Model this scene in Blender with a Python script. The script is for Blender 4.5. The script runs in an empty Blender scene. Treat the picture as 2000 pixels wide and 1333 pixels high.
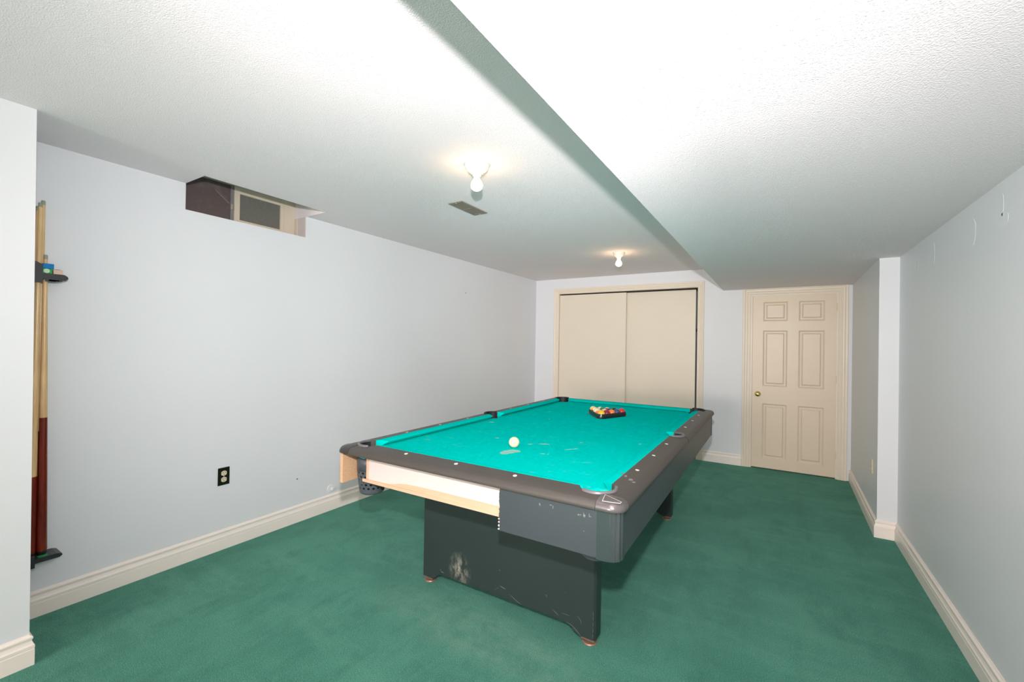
import bpy, bmesh, math, random
from mathutils import Vector, Matrix
random.seed(7)
scene = bpy.context.scene
COL = scene.collection

# ------------------------------------------------------------------ camera
cam_d = bpy.data.cameras.new('camera')
cam = bpy.data.objects.new('camera', cam_d); COL.objects.link(cam)
cam_d.sensor_width = 36.0
cam_d.lens = 844.38 / 2000 * 36.0
cam_d.clip_start = 0.02
R_ = Vector((0.85213026, 0.52306693, 0.01658309))
U_ = Vector((-0.01086233, -0.01400273, 0.99984295))
F_ = Vector((-0.523217, 0.85217657, 0.00625042))
m = Matrix((R_, U_, -F_)).transposed().to_4x4()
m.translation = Vector((3.200786, -5.910572, 1.426461))
cam.matrix_world = m
scene.camera = cam

# ------------------------------------------------------------------ world, lights, exposure
w = bpy.data.worlds.new('world'); scene.world = w; w.use_nodes = True
w.node_tree.nodes['Background'].inputs[0].default_value = (0.5, 0.55, 0.6, 1)
w.node_tree.nodes['Background'].inputs[1].default_value = 0.05

def area(name, loc, direction, size, power, color):
    l = bpy.data.lights.new(name, 'AREA'); l.shape = 'DISK'; l.size = size
    l.energy = power; l.color = color
    o = bpy.data.objects.new(name, l); COL.objects.link(o); o.location = loc
    o.rotation_euler = Vector(direction).to_track_quat('-Z', 'Y').to_euler()
    return o
# the photographer's flash above the lens (zoomed beam plus its wide spill)
def spot(name, loc, direction, deg, power, color):
    l = bpy.data.lights.new(name, 'SPOT'); l.spot_size = math.radians(deg); l.spot_blend = 1.0
    l.shadow_soft_size = .03; l.energy = power; l.color = color
    o = bpy.data.objects.new(name, l); COL.objects.link(o); o.location = loc
    o.rotation_euler = Vector(direction).to_track_quat('-Z', 'Y').to_euler()
    return o
FC = (1.0, 0.945, 0.950)
FL = (3.19, -5.91, 1.70)
spot('flash_head', FL, (-.42, .90, .06), 44, 250, FC)
spot('flash_spill', FL, (-.42, .90, .12), 130, 190, FC)
spot('flash_spill_left', FL, (-.65, .76, .10), 122, 118, FC)
spot('flash_spill_wide', FL, (-.30, .95, .25), 165, 36, FC)
# two added fill lights behind the camera, no real lamps, lifting the ambient level
BC = (1.0, .85, .77)
area('rear_fill', (2.2, -12.6, 1.2), (0, 1, 0), 1.4, 255, BC)
area('rear_side_fill', (1.2, -8.0, 1.3), (1, -.4, .3), .3, 75, BC)

scene.view_settings.view_transform = 'Standard'
scene.view_settings.look = 'None'
scene.view_settings.gamma = 1.0
scene.view_settings.use_curve_mapping = False
scene.view_settings.exposure = -0.08

# ------------------------------------------------------------------ materials
def srgb(r, g, b):
    f = lambda c: (c/255/12.92) if c <= 10 else ((c/255+0.055)/1.055)**2.4
    return (f(r), f(g), f(b), 1)
class NT:
    def __init__(s, name):
        s.m = bpy.data.materials.new(name); s.m.use_nodes = True
        s.t = s.m.node_tree; s.b = s.t.nodes['Principled BSDF']; s._co = None
    def n(s, typ, **kw):
        x = s.t.nodes.new(typ)
        for k, v in kw.items():
            if k.startswith('i_'):
                key = k[2:]; key = int(key) if key.isdigit() else key.replace('_', ' ')
                x.inputs[key].default_value = v
            else: setattr(x, k, v)
        return x
    def l(s, a, b): s.t.links.new(a, b)
    def co(s):
        if not s._co: s._co = s.n('ShaderNodeTexCoord')
        return s._co.outputs['Object']
    def noise(s, scale, detail=3, rough=.5, vec=None, stretch=None):
        v = vec or s.co()
        if stretch:
            mp = s.n('ShaderNodeMapping'); mp.inputs['Scale'].default_value = stretch
            s.l(v, mp.inputs[0]); v = mp.outputs[0]
        x = s.n('ShaderNodeTexNoise'); x.inputs['Scale'].default_value = scale
        x.inputs['Detail'].default_value = detail; x.inputs['Roughness'].default_value = rough
        s.l(v, x.inputs['Vector']); return x.outputs['Fac']
    def ramp(s, fac, stops):
        r = s.n('ShaderNodeValToRGB'); e = r.color_ramp.elements
        while len(e) < len(stops): e.new(0.5)
        for i, (p, c) in enumerate(stops): e[i].position = p; e[i].color = c
        s.l(fac, r.inputs[0]); return r.outputs[0]
    def mix(s, fac, a, b):
        x = s.n('ShaderNodeMix', data_type='RGBA')
        for sock, v in ((x.inputs[0], fac), (x.inputs[6], a), (x.inputs[7], b)):
            if hasattr(v, 'is_linked') or hasattr(v, 'node'): s.l(v, sock)
            else: sock.default_value = v
        return x.outputs[2]
    def bump(s, h, strength, dist):
        x = s.n('ShaderNodeBump'); x.inputs['Strength'].default_value = strength
        x.inputs['Distance'].default_value = dist
        s.l(h, x.inputs['Height'])
        if s.b.inputs['Normal'].is_linked:
            s.l(s.b.inputs['Normal'].links[0].from_socket, x.inputs['Normal'])
        s.l(x.outputs[0], s.b.inputs['Normal'])
def k(c, f): return (c[0]*f, c[1]*f, c[2]*f, 1)
def plain(name, col, rough=.5, var=.06, scale=8, metallic=0, bump=None, spec=None):
    s = NT(name)
    c = s.mix(s.noise(scale), k(col, 1-var), k(col, 1+var))
    s.l(c, s.b.inputs['Base Color']); s.b.inputs['Roughness'].default_value = rough
    s.b.inputs['Metallic'].default_value = metallic
    if spec is not None: s.b.inputs['Specular IOR Level'].default_value = spec
    if bump: s.bump(s.noise(bump[0], 4), bump[1], bump[2])
    return s.m

def wall_mat():
    s = NT('pale_blue_wall_paint')
    c = (0.805, 0.825, 0.858, 1)
    base = s.mix(s.noise(1.3, 4), k(c, .97), k(c, 1.03))
    # faint scuffs
    sc = s.ramp(s.noise(3.5, 6, .7, stretch=(1, 1, .35)), [(0.68, (0, 0, 0, 1)), (0.76, (.16, .16, .16, 1))])
    base = s.mix(sc, base, k(c, .80))
    # tiny dents and specks
    vo = s.n('ShaderNodeTexVoronoi'); vo.inputs['Scale'].default_value = 2.6; s.l(s.co(), vo.inputs['Vector'])
    sp = s.ramp(vo.outputs['Distance'], [(0.0, (.7, .7, .7, 1)), (0.014, (0, 0, 0, 1))])
    base = s.mix(sp, base, k(c, .35))
    s.l(base, s.b.inputs['Base Color']); s.b.inputs['Roughness'].default_value = .42
    s.b.inputs['Specular IOR Level'].default_value = .35
    s.bump(s.noise(220, 2), .08, .0006)
    s.bump(s.noise(14, 3), .08, .003)
    return s.m
def ceiling_mat():
    s = NT('white_stippled_ceiling_paint')
    c = (.935, .868, .892, 1)
    h1 = s.noise(250, 3, .6); 
    vo = s.n('ShaderNodeTexVoronoi', feature='SMOOTH_F1'); vo.inputs['Scale'].default_value = 215
    vo.inputs['Smoothness'].default_value = .6
    wob = s.n('ShaderNodeVectorMath', operation='ADD')
    nz = s.n('ShaderNodeTexNoise'); nz.inputs['Scale'].default_value = 60; s.l(s.co(), nz.inputs['Vector'])
    sc = s.n('ShaderNodeVectorMath', operation='SCALE'); sc.inputs['Scale'].default_value = .012
    s.l(nz.outputs['Color'], sc.inputs[0]); s.l(s.co(), wob.inputs[0]); s.l(sc.outputs[0], wob.inputs[1])
    s.l(wob.outputs[0], vo.inputs['Vector'])
    a = s.n('ShaderNodeMath', operation='ADD'); s.l(h1, a.inputs[0]); s.l(vo.outputs['Distance'], a.inputs[1])
    s.l(s.mix(s.noise(2.0, 3), k(c, .985), k(c, 1.015)), s.b.inputs['Base Color'])
    s.b.inputs['Roughness'].default_value = .85
    s.bump(a.outputs[0], .5, .0026)
    return s.m
def carpet_mat():
    s = NT('green_cut_pile_carpet')
    D, Lt = (0.040, 0.205, 0.148, 1), (0.120, 0.375, 0.275, 1)
    f1 = s.ramp(s.noise(1.9, 6, .66), [(.34, (0, 0, 0, 1)), (.66, (1, 1, 1, 1))])
    base = s.mix(f1, (0.052, 0.245, 0.176, 1), (0.092, 0.335, 0.245, 1))
    # brushed pile: streaks running two ways, softly edged
    f2 = s.ramp(s.noise(5.5, 6, .72, stretch=(1.0, .38, 1)), [(.38, (.7, .7, .7, 1)), (.52, (0, 0, 0, 1))])
    base = s.mix(f2, base, D)
    f5 = s.ramp(s.noise(3.4, 6, .7, stretch=(.45, 1.2, 1)), [(.50, (0, 0, 0, 1)), (.64, (.65, .65, .65, 1))])
    base = s.mix(f5, base, Lt)
    f3 = s.noise(230, 3, .75)
    base = s.mix(s.ramp(f3, [(.36, (.85, .85, .85, 1)), (.53, (0, 0, 0, 1))]), base, (0.022, 0.130, 0.092, 1))
    base = s.mix(s.ramp(f3, [(.54, (0, 0, 0, 1)), (.68, (.75, .75, .75, 1))]), base, (0.19, 0.50, 0.38, 1))
    # dusty, paler pile left around the pedestal feet
    mp = s.n('ShaderNodeMapping'); mp.inputs['Location'].default_value = (-1.95, 4.17, 0)
    s.l(s.co(), mp.inputs[0])
    mp2 = s.n('ShaderNodeMapping'); mp2.inputs['Scale'].default_value = (1.45, 5.2, 0); s.l(mp.outputs[0], mp2.inputs[0])
    ln = s.n('ShaderNodeVectorMath', operation='LENGTH'); s.l(mp2.outputs[0], ln.inputs[0])
    mr = s.n('ShaderNodeMapRange'); mr.inputs[1].default_value = 1.15; mr.inputs[2].default_value = .55
    s.l(ln.outputs['Value'], mr.inputs[0])
    f6 = s.ramp(s.noise(12, 5, .7), [(.35, (0, 0, 0, 1)), (.6, (.28, .28, .28, 1))])
    mu = s.n('ShaderNodeMath', operation='MULTIPLY'); s.l(mr.outputs[0], mu.inputs[0]); s.l(f6, mu.inputs[1])
    base = s.mix(mu.outputs[0], base, (0.30, 0.47, 0.36, 1))
    s.l(base, s.b.inputs['Base Color']); s.b.inputs['Roughness'].default_value = 1.0
    s.b.inputs['Specular IOR Level'].default_value = .1
    s.b.inputs['Sheen Weight'].default_value = .3
    s.b.inputs['Sheen Tint'].default_value = (.5, .9, .75, 1)
    s.bump(s.noise(200, 3, .7), .9, .006)
    s.bump(s.noise(9, 4, .6), .4, .02)
    return s.m
def felt_mat(worn=True):
    s = NT('teal_billiard_cloth' if worn else 'teal_cushion_cloth')
    c = (0.0, 0.60, 0.535, 1)
    base = s.mix(s.noise(5, 3), k(c, .96), k(c, 1.04))
    if worn:
        f = s.ramp(s.noise(6.5, 7, .72, stretch=(1, 1.6, 1)), [(.60, (0, 0, 0, 1)), (.74, (.45, .45, .45, 1))])
        # the wear gathers at the near half of the cloth
        sx = s.n('ShaderNodeSeparateXYZ'); s.l(s.co(), sx.inputs[0])
        mr = s.n('ShaderNodeMapRange'); mr.inputs[1].default_value = -1.2; mr.inputs[2].default_value = .4
        mr.inputs[3].default_value = 1; mr.inputs[4].default_value = .15
        s.l(sx.outputs[1], mr.inputs[0])
        mu = s.n('ShaderNodeMath', operation='MULTIPLY'); s.l(f, mu.inputs[0]); s.l(mr.outputs[0], mu.inputs[1])
        base = s.mix(mu.outputs[0], base, (0.20, 0.60, 0.52, 1))
        f2 = s.ramp(s.noise(26, 4, .8, stretch=(1, 2.2, 1)), [(.70, (0, 0, 0, 1)), (.76, (.55, .55, .55, 1))])
        mu2 = s.n('ShaderNodeMath', operation='MULTIPLY'); s.l(f2, mu2.inputs[0]); s.l(mr.outputs[0], mu2.inputs[1])
        base = s.mix(mu2.outputs[0], base, (0.25, 0.72, 0.62, 1))
    s.l(base, s.b.inputs['Base Color']); s.b.inputs['Roughness'].default_value = .95
    s.b.inputs['Specular IOR Level'].default_value = .0
    s.bump(s.noise(500, 2), .15, .0006)
    return s.m
def trim_paint(name, c):
    s = NT(name)
    s.l(s.mix(s.noise(4, 4), k(c, .97), k(c, 1.03)), s.b.inputs['Base Color'])
    s.b.inputs['Roughness'].default_value = .38
    s.bump(s.noise(30, 3, stretch=(1, 1, .1)), .05, .001)
    return s.m
def pedestal_mat():
    s = NT('scuffed_black_laminate')
    c = srgb(43, 54, 54)
    base = s.mix(s.noise(3, 3), k(c, .9), k(c, 1.1))
    sx = s.n('ShaderNodeSeparateXYZ'); s.l(s.co(), sx.inputs[0])
    # scrape patch near one foot (a worn spot on the panel)
    d = s.n('ShaderNodeVectorMath', operation='DISTANCE')
    mp = s.n('ShaderNodeMapping'); mp.inputs['Scale'].default_value = (1, 0, .8); s.l(s.co(), mp.inputs[0])
    s.l(mp.outputs[0], d.inputs[0]); d.inputs[1].default_value = (-.262, 0, .112)
    mr = s.n('ShaderNodeMapRange'); mr.inputs[1].default_value = .085; mr.inputs[2].default_value = .01
    s.l(d.outputs['Value'], mr.inputs[0])
    f = s.ramp(s.noise(24, 7, .8, stretch=(1, 1, .6)), [(.45, (0, 0, 0, 1)), (.66, (1, 1, 1, 1))])
    mu = s.n('ShaderNodeMath', operation='MULTIPLY'); s.l(mr.outputs[0], mu.inputs[0]); s.l(f, mu.inputs[1])
    base = s.mix(mu.outputs[0], base, srgb(178, 174, 160))
    # thin scratches low down
    wv = s.ramp(s.noise(11, 8, .85, stretch=(.5, 1, 2.2)), [(.725, (0, 0, 0, 1)), (.74, (.7, .7, .7, 1)), (.76, (0, 0, 0, 1))])
    lo = s.n('ShaderNodeMapRange'); lo.inputs[1].default_value = .26; lo.inputs[2].default_value = .08
    s.l(sx.outputs[2], lo.inputs[0])
    mu2 = s.n('ShaderNodeMath', operation='MULTIPLY'); s.l(lo.outputs[0], mu2.inputs[0]); s.l(wv, mu2.inputs[1])
    base = s.mix(mu2.outputs[0], base, srgb(165, 160, 150))
    s.l(base, s.b.inputs['Base Color']); s.b.inputs['Roughness'].default_value = .42
    return s.m
def rail_mat():
    s = NT('dark_grey_rail_laminate')
    c = srgb(68, 63, 58)
    base = s.mix(s.noise(3, 3), k(c, .93), k(c, 1.07))
    f = s.ramp(s.noise(22, 7, .8, stretch=(1, .5, 1)), [(.70, (0, 0, 0, 1)), (.78, (.35, .35, .35, 1))])
    base = s.mix(f, base, srgb(150, 146, 138))
    s.l(base, s.b.inputs['Base Color']); s.b.inputs['Roughness'].default_value = .46
    s.b.inputs['Specular IOR Level'].default_value = .75
    s.bump(s.noise(60, 3), .05, .0008)
    return s.m
def apron_mat():
    s = NT('blue_grey_apron_laminate')
    c = srgb(58, 65, 70)
    base = s.mix(s.noise(4, 3), k(c, .94), k(c, 1.06))
    f = s.ramp(s.noise(18, 6, .8), [(.72, (0, 0, 0, 1)), (.78, (.5, .5, .5, 1))])
    base = s.mix(f, base, srgb(110, 118, 118))
    s.l(base, s.b.inputs['Base Color']); s.b.inputs['Roughness'].default_value = .40; s.b.inputs['Specular IOR Level'].default_value = .8
    return s.m
def chipboard_mat():
    s = NT('raw_chipboard')
    f = s.ramp(s.noise(420, 3, .7), [(.30, srgb(176, 132, 96)), (.5, srgb(214, 172, 134)), (.70, srgb(230, 196, 160))])
    s.l(f, s.b.inputs['Base Color']); s.b.inputs['Roughness'].default_value = .8
    return s.m
def wood_mat(name, a, b, stretch, scale=6, rough=.4):
    s = NT(name)
    f = s.noise(scale, 6, .6, stretch=stretch)
    s.l(s.ramp(f, [(.3, a), (.7, b)]), s.b.inputs['Base Color']); s.b.inputs['Roughness'].default_value = rough
    return s.m
def pane_mat():
    s = NT('dusty_dark_glass')
    f = s.ramp(s.noise(16, 6, .75), [(.50, (0, 0, 0, 1)), (.80, (.35, .35, .35, 1))])
    s.l(s.mix(f, (.120, .092, .090, 1), (.30, .26, .24, 1)), s.b.inputs['Base Color'])
    s.b.inputs['Roughness'].default_value = .35; s.b.inputs['Specular IOR Level'].default_value = .6
    return s.m
def screen_mat():
    s = NT('grey_insect_screen')
    f = s.noise(60, 4, .7)
    s.l(s.mix(f, (.115, .118, .100, 1), (.20, .20, .175, 1)), s.b.inputs['Base Color'])
    s.b.inputs['Roughness'].default_value = .7
    return s.m
def ball_mat(name, col, stripe=False):
    s = NT(name)
    if stripe:
        sx = s.n('ShaderNodeSeparateXYZ'); s.l(s.co(), sx.inputs[0])
        a = s.n('ShaderNodeMath', operation='ABSOLUTE'); s.l(sx.outputs[2], a.inputs[0])
        g = s.n('ShaderNodeMath', operation='GREATER_THAN'); s.l(a.outputs[0], g.inputs[0]); g.inputs[1].default_value = .0155
        s.l(s.mix(g.outputs[0], col, (.83, .72, .46, 1)), s.b.inputs['Base Color'])
    else:
        s.l(s.mix(s.noise(30), k(col, .96), k(col, 1.04)), s.b.inputs['Base Color'])
    s.b.inputs['Roughness'].default_value = .12
    return s.m
def bulb_mat():
    s = NT('lit_warm_bulb')
    s.b.inputs['Base Color'].default_value = (.9, .88, .8, 1)
    s.b.inputs['Emission Color'].default_value = (1.0, .64, .34, 1)
    s.b.inputs['Emission Strength'].default_value = 30.0
    return s.m

M = dict(
    wall=wall_mat(), ceil=ceiling_mat(), carpet=carpet_mat(), felt=felt_mat(), cush=felt_mat(False),
    trim=trim_paint('cream_trim_paint', srgb(238, 226, 208)),
    base=trim_paint('cream_baseboard_paint', srgb(252, 242, 234)),
    door=trim_paint('beige_door_paint', srgb(232, 215, 192)),
    closet=trim_paint('beige_closet_paint', srgb(234, 224, 206)),
    rail=rail_mat(), apron=apron_mat(), ped=pedestal_mat(), chip=chipboard_mat(),
    raww=wood_mat('raw_pale_wood', srgb(216, 168, 138), srgb(226, 184, 154), (.4, 6, 6), 5, .6),
    whiteboard=plain('white_primed_board', srgb(216, 201, 196), .6, .03, 5),
    capm=plain('polished_grey_corner_casting', srgb(116, 110, 110), .22, .05, 6, metallic=.55),
    capdark=plain('black_corner_casting', srgb(58, 56, 55), .35, .1, 6),
    trimmetal=plain('dark_fluted_corner_trim', srgb(104, 112, 115), .22, .05, 6, metallic=.75),
    inlay=plain('pale_inlay_line', srgb(175, 172, 168), .4),
    liner=plain('black_pocket_rubber', srgb(26, 26, 32), .5, .15, 20),
    lip=plain('grey_pocket_lip', srgb(108, 104, 108), .35, .06, 9),
    basket=plain('slate_grey_pocket_plastic', srgb(74, 80, 86), .35, .05, 9),
    sight=plain('white_sight_dot', srgb(236, 234, 228), .35, .02),
    glide=plain('worn_copper_glide', srgb(160, 126, 108), .4, .2, 40, metallic=.4),
    block=plain('brown_foot_block', srgb(118, 92, 78), .6, .2, 30),
    white=plain('white_plastic', srgb(230, 232, 230), .35, .02),
    porcelain=plain('white_porcelain', (.83, .80, .74, 1), .25, .02),
    brass=plain('polished_brass', (.80, .62, .22, 1), .12, .03, metallic=1),
    blackplate=plain('glossy_black_cover_plate', srgb(26, 28, 16), .2, .1),
    ivory=plain('ivory_plastic', srgb(226, 214, 186), .35, .02),
    hole=plain('dark_slot', srgb(30, 24, 20), .7, .1),
    vent=plain('taupe_vent_metal', srgb(132, 122, 112), .45, .06),
    ventdark=plain('dark_duct', srgb(54, 48, 40), .8, .1),
    frame=trim_paint('cream_window_frame', srgb(220, 208, 188)),
    reveal=plain('dusty_pinkish_plaster', srgb(222, 212, 210), .7, .06, 14),
    alu=plain('dull_aluminium_channel', srgb(150, 150, 150), .45, .15, 40, metallic=.5),
    web=plain('grey_cobweb', srgb(170, 158, 146), .9, .1),
    pane=pane_mat(), screen=screen_mat(),
    rack=plain('black_rack_plastic', srgb(44, 44, 48), .35, .1, 12),
    cue=wood_mat('maple_cue_wood', srgb(206, 168, 116), srgb(238, 204, 152), (9, 9, .8), 8, .25),
    butt=wood_mat('red_brown_cue_butt', srgb(94, 26, 14), srgb(132, 42, 22), (9, 9, .8), 8, .2),
    ferrule=plain('grey_green_cue_tip', srgb(150, 160, 142), .5, .15, 60),
    rubber=plain('black_bumper_rubber', srgb(22, 22, 22), .6, .1),
    chalkb=plain('blue_chalk', srgb(20, 128, 200), .8, .12, 60),
    chalkg=plain('green_chalk_paper', srgb(40, 160, 84), .6, .1, 60),
    chalklab=plain('pale_green_label', srgb(196, 232, 196), .6, .05, 60),
    chalkp=plain('pinkish_chalk_paper', srgb(226, 196, 176), .7, .04, 60),
    blackrack=plain('glossy_black_triangle_plastic', srgb(28, 34, 34), .22, .1, 12),
    chalksmear=plain('pale_chalk_smear', (.30, .56, .47, 1), .95, .25, 40),
    scuff=plain('pale_scuff', srgb(124, 126, 122), .7, .25, 60),
    steel=plain('dull_steel', srgb(110, 110, 112), .4, .1, 20, metallic=.7),
    spackle=plain('pale_spackle', (.78, .83, .84, 1), .7, .02, 20),
    earth=plain('dark_window_well_wall', srgb(48, 42, 38), .9, .2, 10),
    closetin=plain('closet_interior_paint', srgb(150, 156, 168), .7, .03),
    bulb=bulb_mat(),
)

# ------------------------------------------------------------------ mesh helpers
def link(name, bm, mat, parent=None, smooth=None, loc=None):
    me = bpy.data.meshes.new(name)
    bmesh.ops.recalc_face_normals(bm, faces=bm.faces[:])
    bm.to_mesh(me); bm.free()
    return linkme(name, me, mat, parent, smooth, loc)
def linkme(name, me, mat, parent=None, smooth=None, loc=None):
    me.materials.clear()
    for q in (mat if isinstance(mat, (list, tuple)) else [mat]): me.materials.append(q)
    if smooth is not None:
        me.polygons.foreach_set('use_smooth', [True]*len(me.polygons))
        me.set_sharp_from_angle(angle=math.radians(smooth))
    o = bpy.data.objects.new(name, me); COL.objects.link(o)
    if parent: o.parent = parent
    if loc is not None: o.location = loc
    return o
def empty(name, loc, rz=0):
    o = bpy.data.objects.new(name, None); COL.objects.link(o)
    o.empty_display_size = .05; o.location = loc; o.rotation_euler = (0, 0, rz); return o
def tag(o, label, cat, group=None):
    o['label'] = label; o['category'] = cat
    if group: o['group'] = group
    return o
def struct(o): o['kind'] = 'structure'; return o
def B(bm, x0, y0, z0, x1, y1, z1, bev=0, mi=0):
    vs = [bm.verts.new(p) for p in ((x0,y0,z0),(x1,y0,z0),(x1,y1,z0),(x0,y1,z0),(x0,y0,z1),(x1,y0,z1),(x1,y1,z1),(x0,y1,z1))]
    fs = [bm.faces.new([vs[i] for i in f]) for f in ((0,3,2,1),(4,5,6,7),(0,1,5,4),(1,2,6,5),(2,3,7,6),(3,0,4,7))]
    for f in fs: f.material_index = mi
    if bev:
        es = {e for f in fs for e in f.edges}
        bmesh.ops.bevel(bm, geom=list(es), offset=bev, segments=2, affect='EDGES', profile=.5)
    return bm
def box(x0, y0, z0, x1, y1, z1, bev=0): return B(bmesh.new(), x0, y0, z0, x1, y1, z1, bev)
def prism(pts, f0, f1, bm=None):
    """pts: outline; f0/f1 map a 2-D point to 3-D at both ends"""
    bm = bm or bmesh.new()
    a = [bm.verts.new(f0(*p)) for p in pts]; b = [bm.verts.new(f1(*p)) for p in pts]
    bm.faces.new(a); bm.faces.new(b[::-1]); n = len(pts)
    for i in range(n): bm.faces.new((a[i], a[(i+1) % n], b[(i+1) % n], b[i]))
    return bm
def lathe(prof, n=24, bm=None, origin=(0, 0, 0), axis='z', caps=True):
    bm = bm or bmesh.new(); rings = []
    ox, oy, oz = origin
    for r, h in prof:
        ring = []
        for i in range(n):
            a = 2*math.pi*i/n; c, s = r*math.cos(a), r*math.sin(a)
            if axis == 'z': p = (ox+c, oy+s, oz+h)
            elif axis == 'y': p = (ox+c, oy+h, oz+s)
            else: p = (ox+h, oy+c, oz+s)
            ring.append(bm.verts.new(p))
        rings.append(ring)
    for a, b in zip(rings, rings[1:]):
        for i in range(n): bm.faces.new((a[i], a[(i+1) % n], b[(i+1) % n], b[i]))
    if caps:
        if prof[0][0] > 1e-6: bm.faces.new(rings[0][::-1])
        if prof[-1][0] > 1e-6: bm.faces.new(rings[-1])
    bmesh.ops.remove_doubles(bm, verts=bm.verts[:], dist=1e-6)
    return bm
def sphere(r, bm=None, seg=24):
    bm = bm or bmesh.new(); bmesh.ops.create_uvsphere(bm, u_segments=seg, v_segments=seg//2, radius=r); return bm
def tmp(bm):
    me = bpy.data.meshes.new('t'); bmesh.ops.recalc_face_normals(bm, faces=bm.faces[:]); bm.to_mesh(me); bm.free()
    o = bpy.data.objects.new('t', me); COL.objects.link(o); return o
def boolean(base, ops):
    """base: object; ops: list of (object, 'DIFFERENCE'|'INTERSECT'); returns mesh"""
    mods = []
    for o, op in ops:
        md = base.modifiers.new('b', 'BOOLEAN'); md.object = o; md.operation = op; md.solver = 'EXACT'; mods.append(md)
    bpy.context.view_layer.update()
    dg = bpy.context.evaluated_depsgraph_get()
    me = bpy.data.meshes.new_from_object(base.evaluated_get(dg))
    for md in mods: base.modifiers.remove(md)
    return me
def kill(*os):
    for o in os: bpy.data.objects.remove(o, do_unlink=True)

# ------------------------------------------------------------------ room shell
H, HB, XB = 2.4087, 2.1265, 2.6244
TOP = 2.66
YR = -13.0                     # rear wall, behind the camera
XF0, XF1, XN, YP = 3.8606, 3.890, 3.979, -1.6277
XL2, YL2 = .451, -5.39
bm = box(-.4, YR-.2, -.06, 4.2, .9, 0)
struct(link('floor', bm, M['carpet']))
# ceiling with the window cut-out
WY0, WY1, WX = -4.672, -3.853, .245
bm = bmesh.new()
B(bm, -.30, YR, H, XB, WY0, TOP); B(bm, -.30, WY1, H, XB, 0, TOP); B(bm, WX, WY0, H, XB, WY1, TOP)
B(bm, -.30, WY0, TOP-.02, WX, WY1, TOP+.05)
ceil = struct(link('ceiling', bm, M['ceil']))
struct(link('ceiling_soffit', box(XB, YR, HB, 4.15, .0, TOP), M['ceil']))
# walls
bm = bmesh.new()
B(bm, -.30, YL2-.05, 0, 0, WY0, H); B(bm, -.30, WY1, 0, 0, .12, H); B(bm, -.30, WY0, 0, 0, WY1, 2.243)
B(bm, -.30, WY0, 2.6, -.15, WY1, TOP)
wall_left = struct(link('wall_left', bm, M['wall']))
wn = box(-.30, YR, 0, XL2, YL2+.001, H)
for v_ in wn.verts:      # the corner stands slightly out of plumb
    if v_.co.z > 1 and v_.co.y > YL2-.1: v_.co.y -= .015
struct(link('wall_near_left', wn, M['wall']))
pts = [(XN, YR), (XN, YP), (XF0, YP), (XF1, 0), (XF1, .12), (4.15, .12), (4.15, YR)]
wall_right = struct(link('wall_right', prism(pts, lambda x, y: (x, y, 0), lambda x, y: (x, y, HB)), M['wall']))
struct(link('wall_rear', box(-.3, YR-.12, 0, 4.15, YR, TOP), M['wall']))
# back wall with two openings
CX0, CX1, CT = .392, 2.335, 2.185
DX0, DX1, DT = 2.925, 3.772, 2.06
bm = bmesh.new()
B(bm, 0, 0, 0, CX0, .12, TOP); B(bm, CX0, 0, CT, CX1, .12, TOP); B(bm, CX1, 0, 0, DX0, .12, TOP)
B(bm, DX0, 0, DT, DX1, .12, TOP); B(bm, DX1, 0, 0, XF1, .12, TOP)
struct(link('wall_back', bm, M['wall']))
# patches and nails on the walls
def blob(y, z, ry, rz, x, seed):
    rnd = random.Random(seed); n = 14; bm = bmesh.new()
    pts = []
    for i in range(n):
        a = 2*math.pi*i/n; r = 1 + .25*(rnd.random()-.5)
        pts.append((y+ry*r*math.cos(a), z+rz*r*math.sin(a)))
    return prism(pts, lambda a, b: (x, a, b), lambda a, b: (x-.0006, a, b), bm)
for i, (y, z, a, b) in enumerate([(-3.05, 1.990, .035, .060), (-2.45, 2.00, .022, .06), (-3.36, 1.965, .06, .03),
                                  (-2.10, 1.99, .03, .035), (-3.36, 2.03, .012, .05)]):
    link('spackle_patch', blob(y, z, a, b, XN, i), M['spackle'], wall_right)
for y, z in ((-1.785, 2.025), (-3.887, .337)):
    link('nail', lathe([(0, 0), (.004, 0), (.004, .006), (0, .008)], 8, origin=(0, y, z), axis='x'), M['hole'], wall_left)

# baseboards
BP = [(0, 0), (.018, 0), (.018, .069), (.0160, .0715), (.018, .074), (.018, .086), (.0135, .093), (.0105, .103),
      (.0105, .109), (.0135, .115), (.0135, .121), (.006, .128), (.004, .132), (0, .132)]
def baseboard(name, path):
    """path on the floor; the room lies to the left of the direction of travel"""
    bm = bmesh.new(); rings = []
    n = len(path)
    for i, p in enumerate(path):
        p = Vector(p)
        ds = []
        if i > 0: ds.append((p-Vector(path[i-1])).normalized())
        if i < n-1: ds.append((Vector(path[i+1])-p).normalized())
        ns = [Vector((-d.y, d.x)) for d in ds]
        if len(ns) == 2:
            mm = (ns[0]+ns[1]).normalized(); off = mm/max(.3, mm.dot(ns[0]))
        else: off = ns[0]
        rings.append([bm.verts.new((p.x+off.x*u, p.y+off.y*u, z)) for u, z in BP])
    for a, b in zip(rings, rings[1:]):
        for j in range(len(BP)): bm.faces.new((a[j], a[(j+1) % len(BP)], b[(j+1) % len(BP)], b[j]))
    bm.faces.new(rings[0]); bm.faces.new(rings[-1][::-1])
    return struct(link(name, bm, M['base']))
baseboard('baseboard_left', [(0, -.0), (0, YL2)])
baseboard('baseboard_near_left', [(0, YL2-.004), (XL2, YL2-.004), (XL2, YR)])
baseboard('baseboard_right', [(XN, YR), (XN, YP), (XF0, YP), (XF1, 0)])
bmx = [(.321, 0), (0, 0)], [(2.842, 0), (2.41, 0)], [(XF1, 0), (3.872, 0)]
baseboard('baseboard_back', bmx[0]); baseboard('baseboard_back', bmx[1]); baseboard('baseboard_back', bmx[2])

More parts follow.
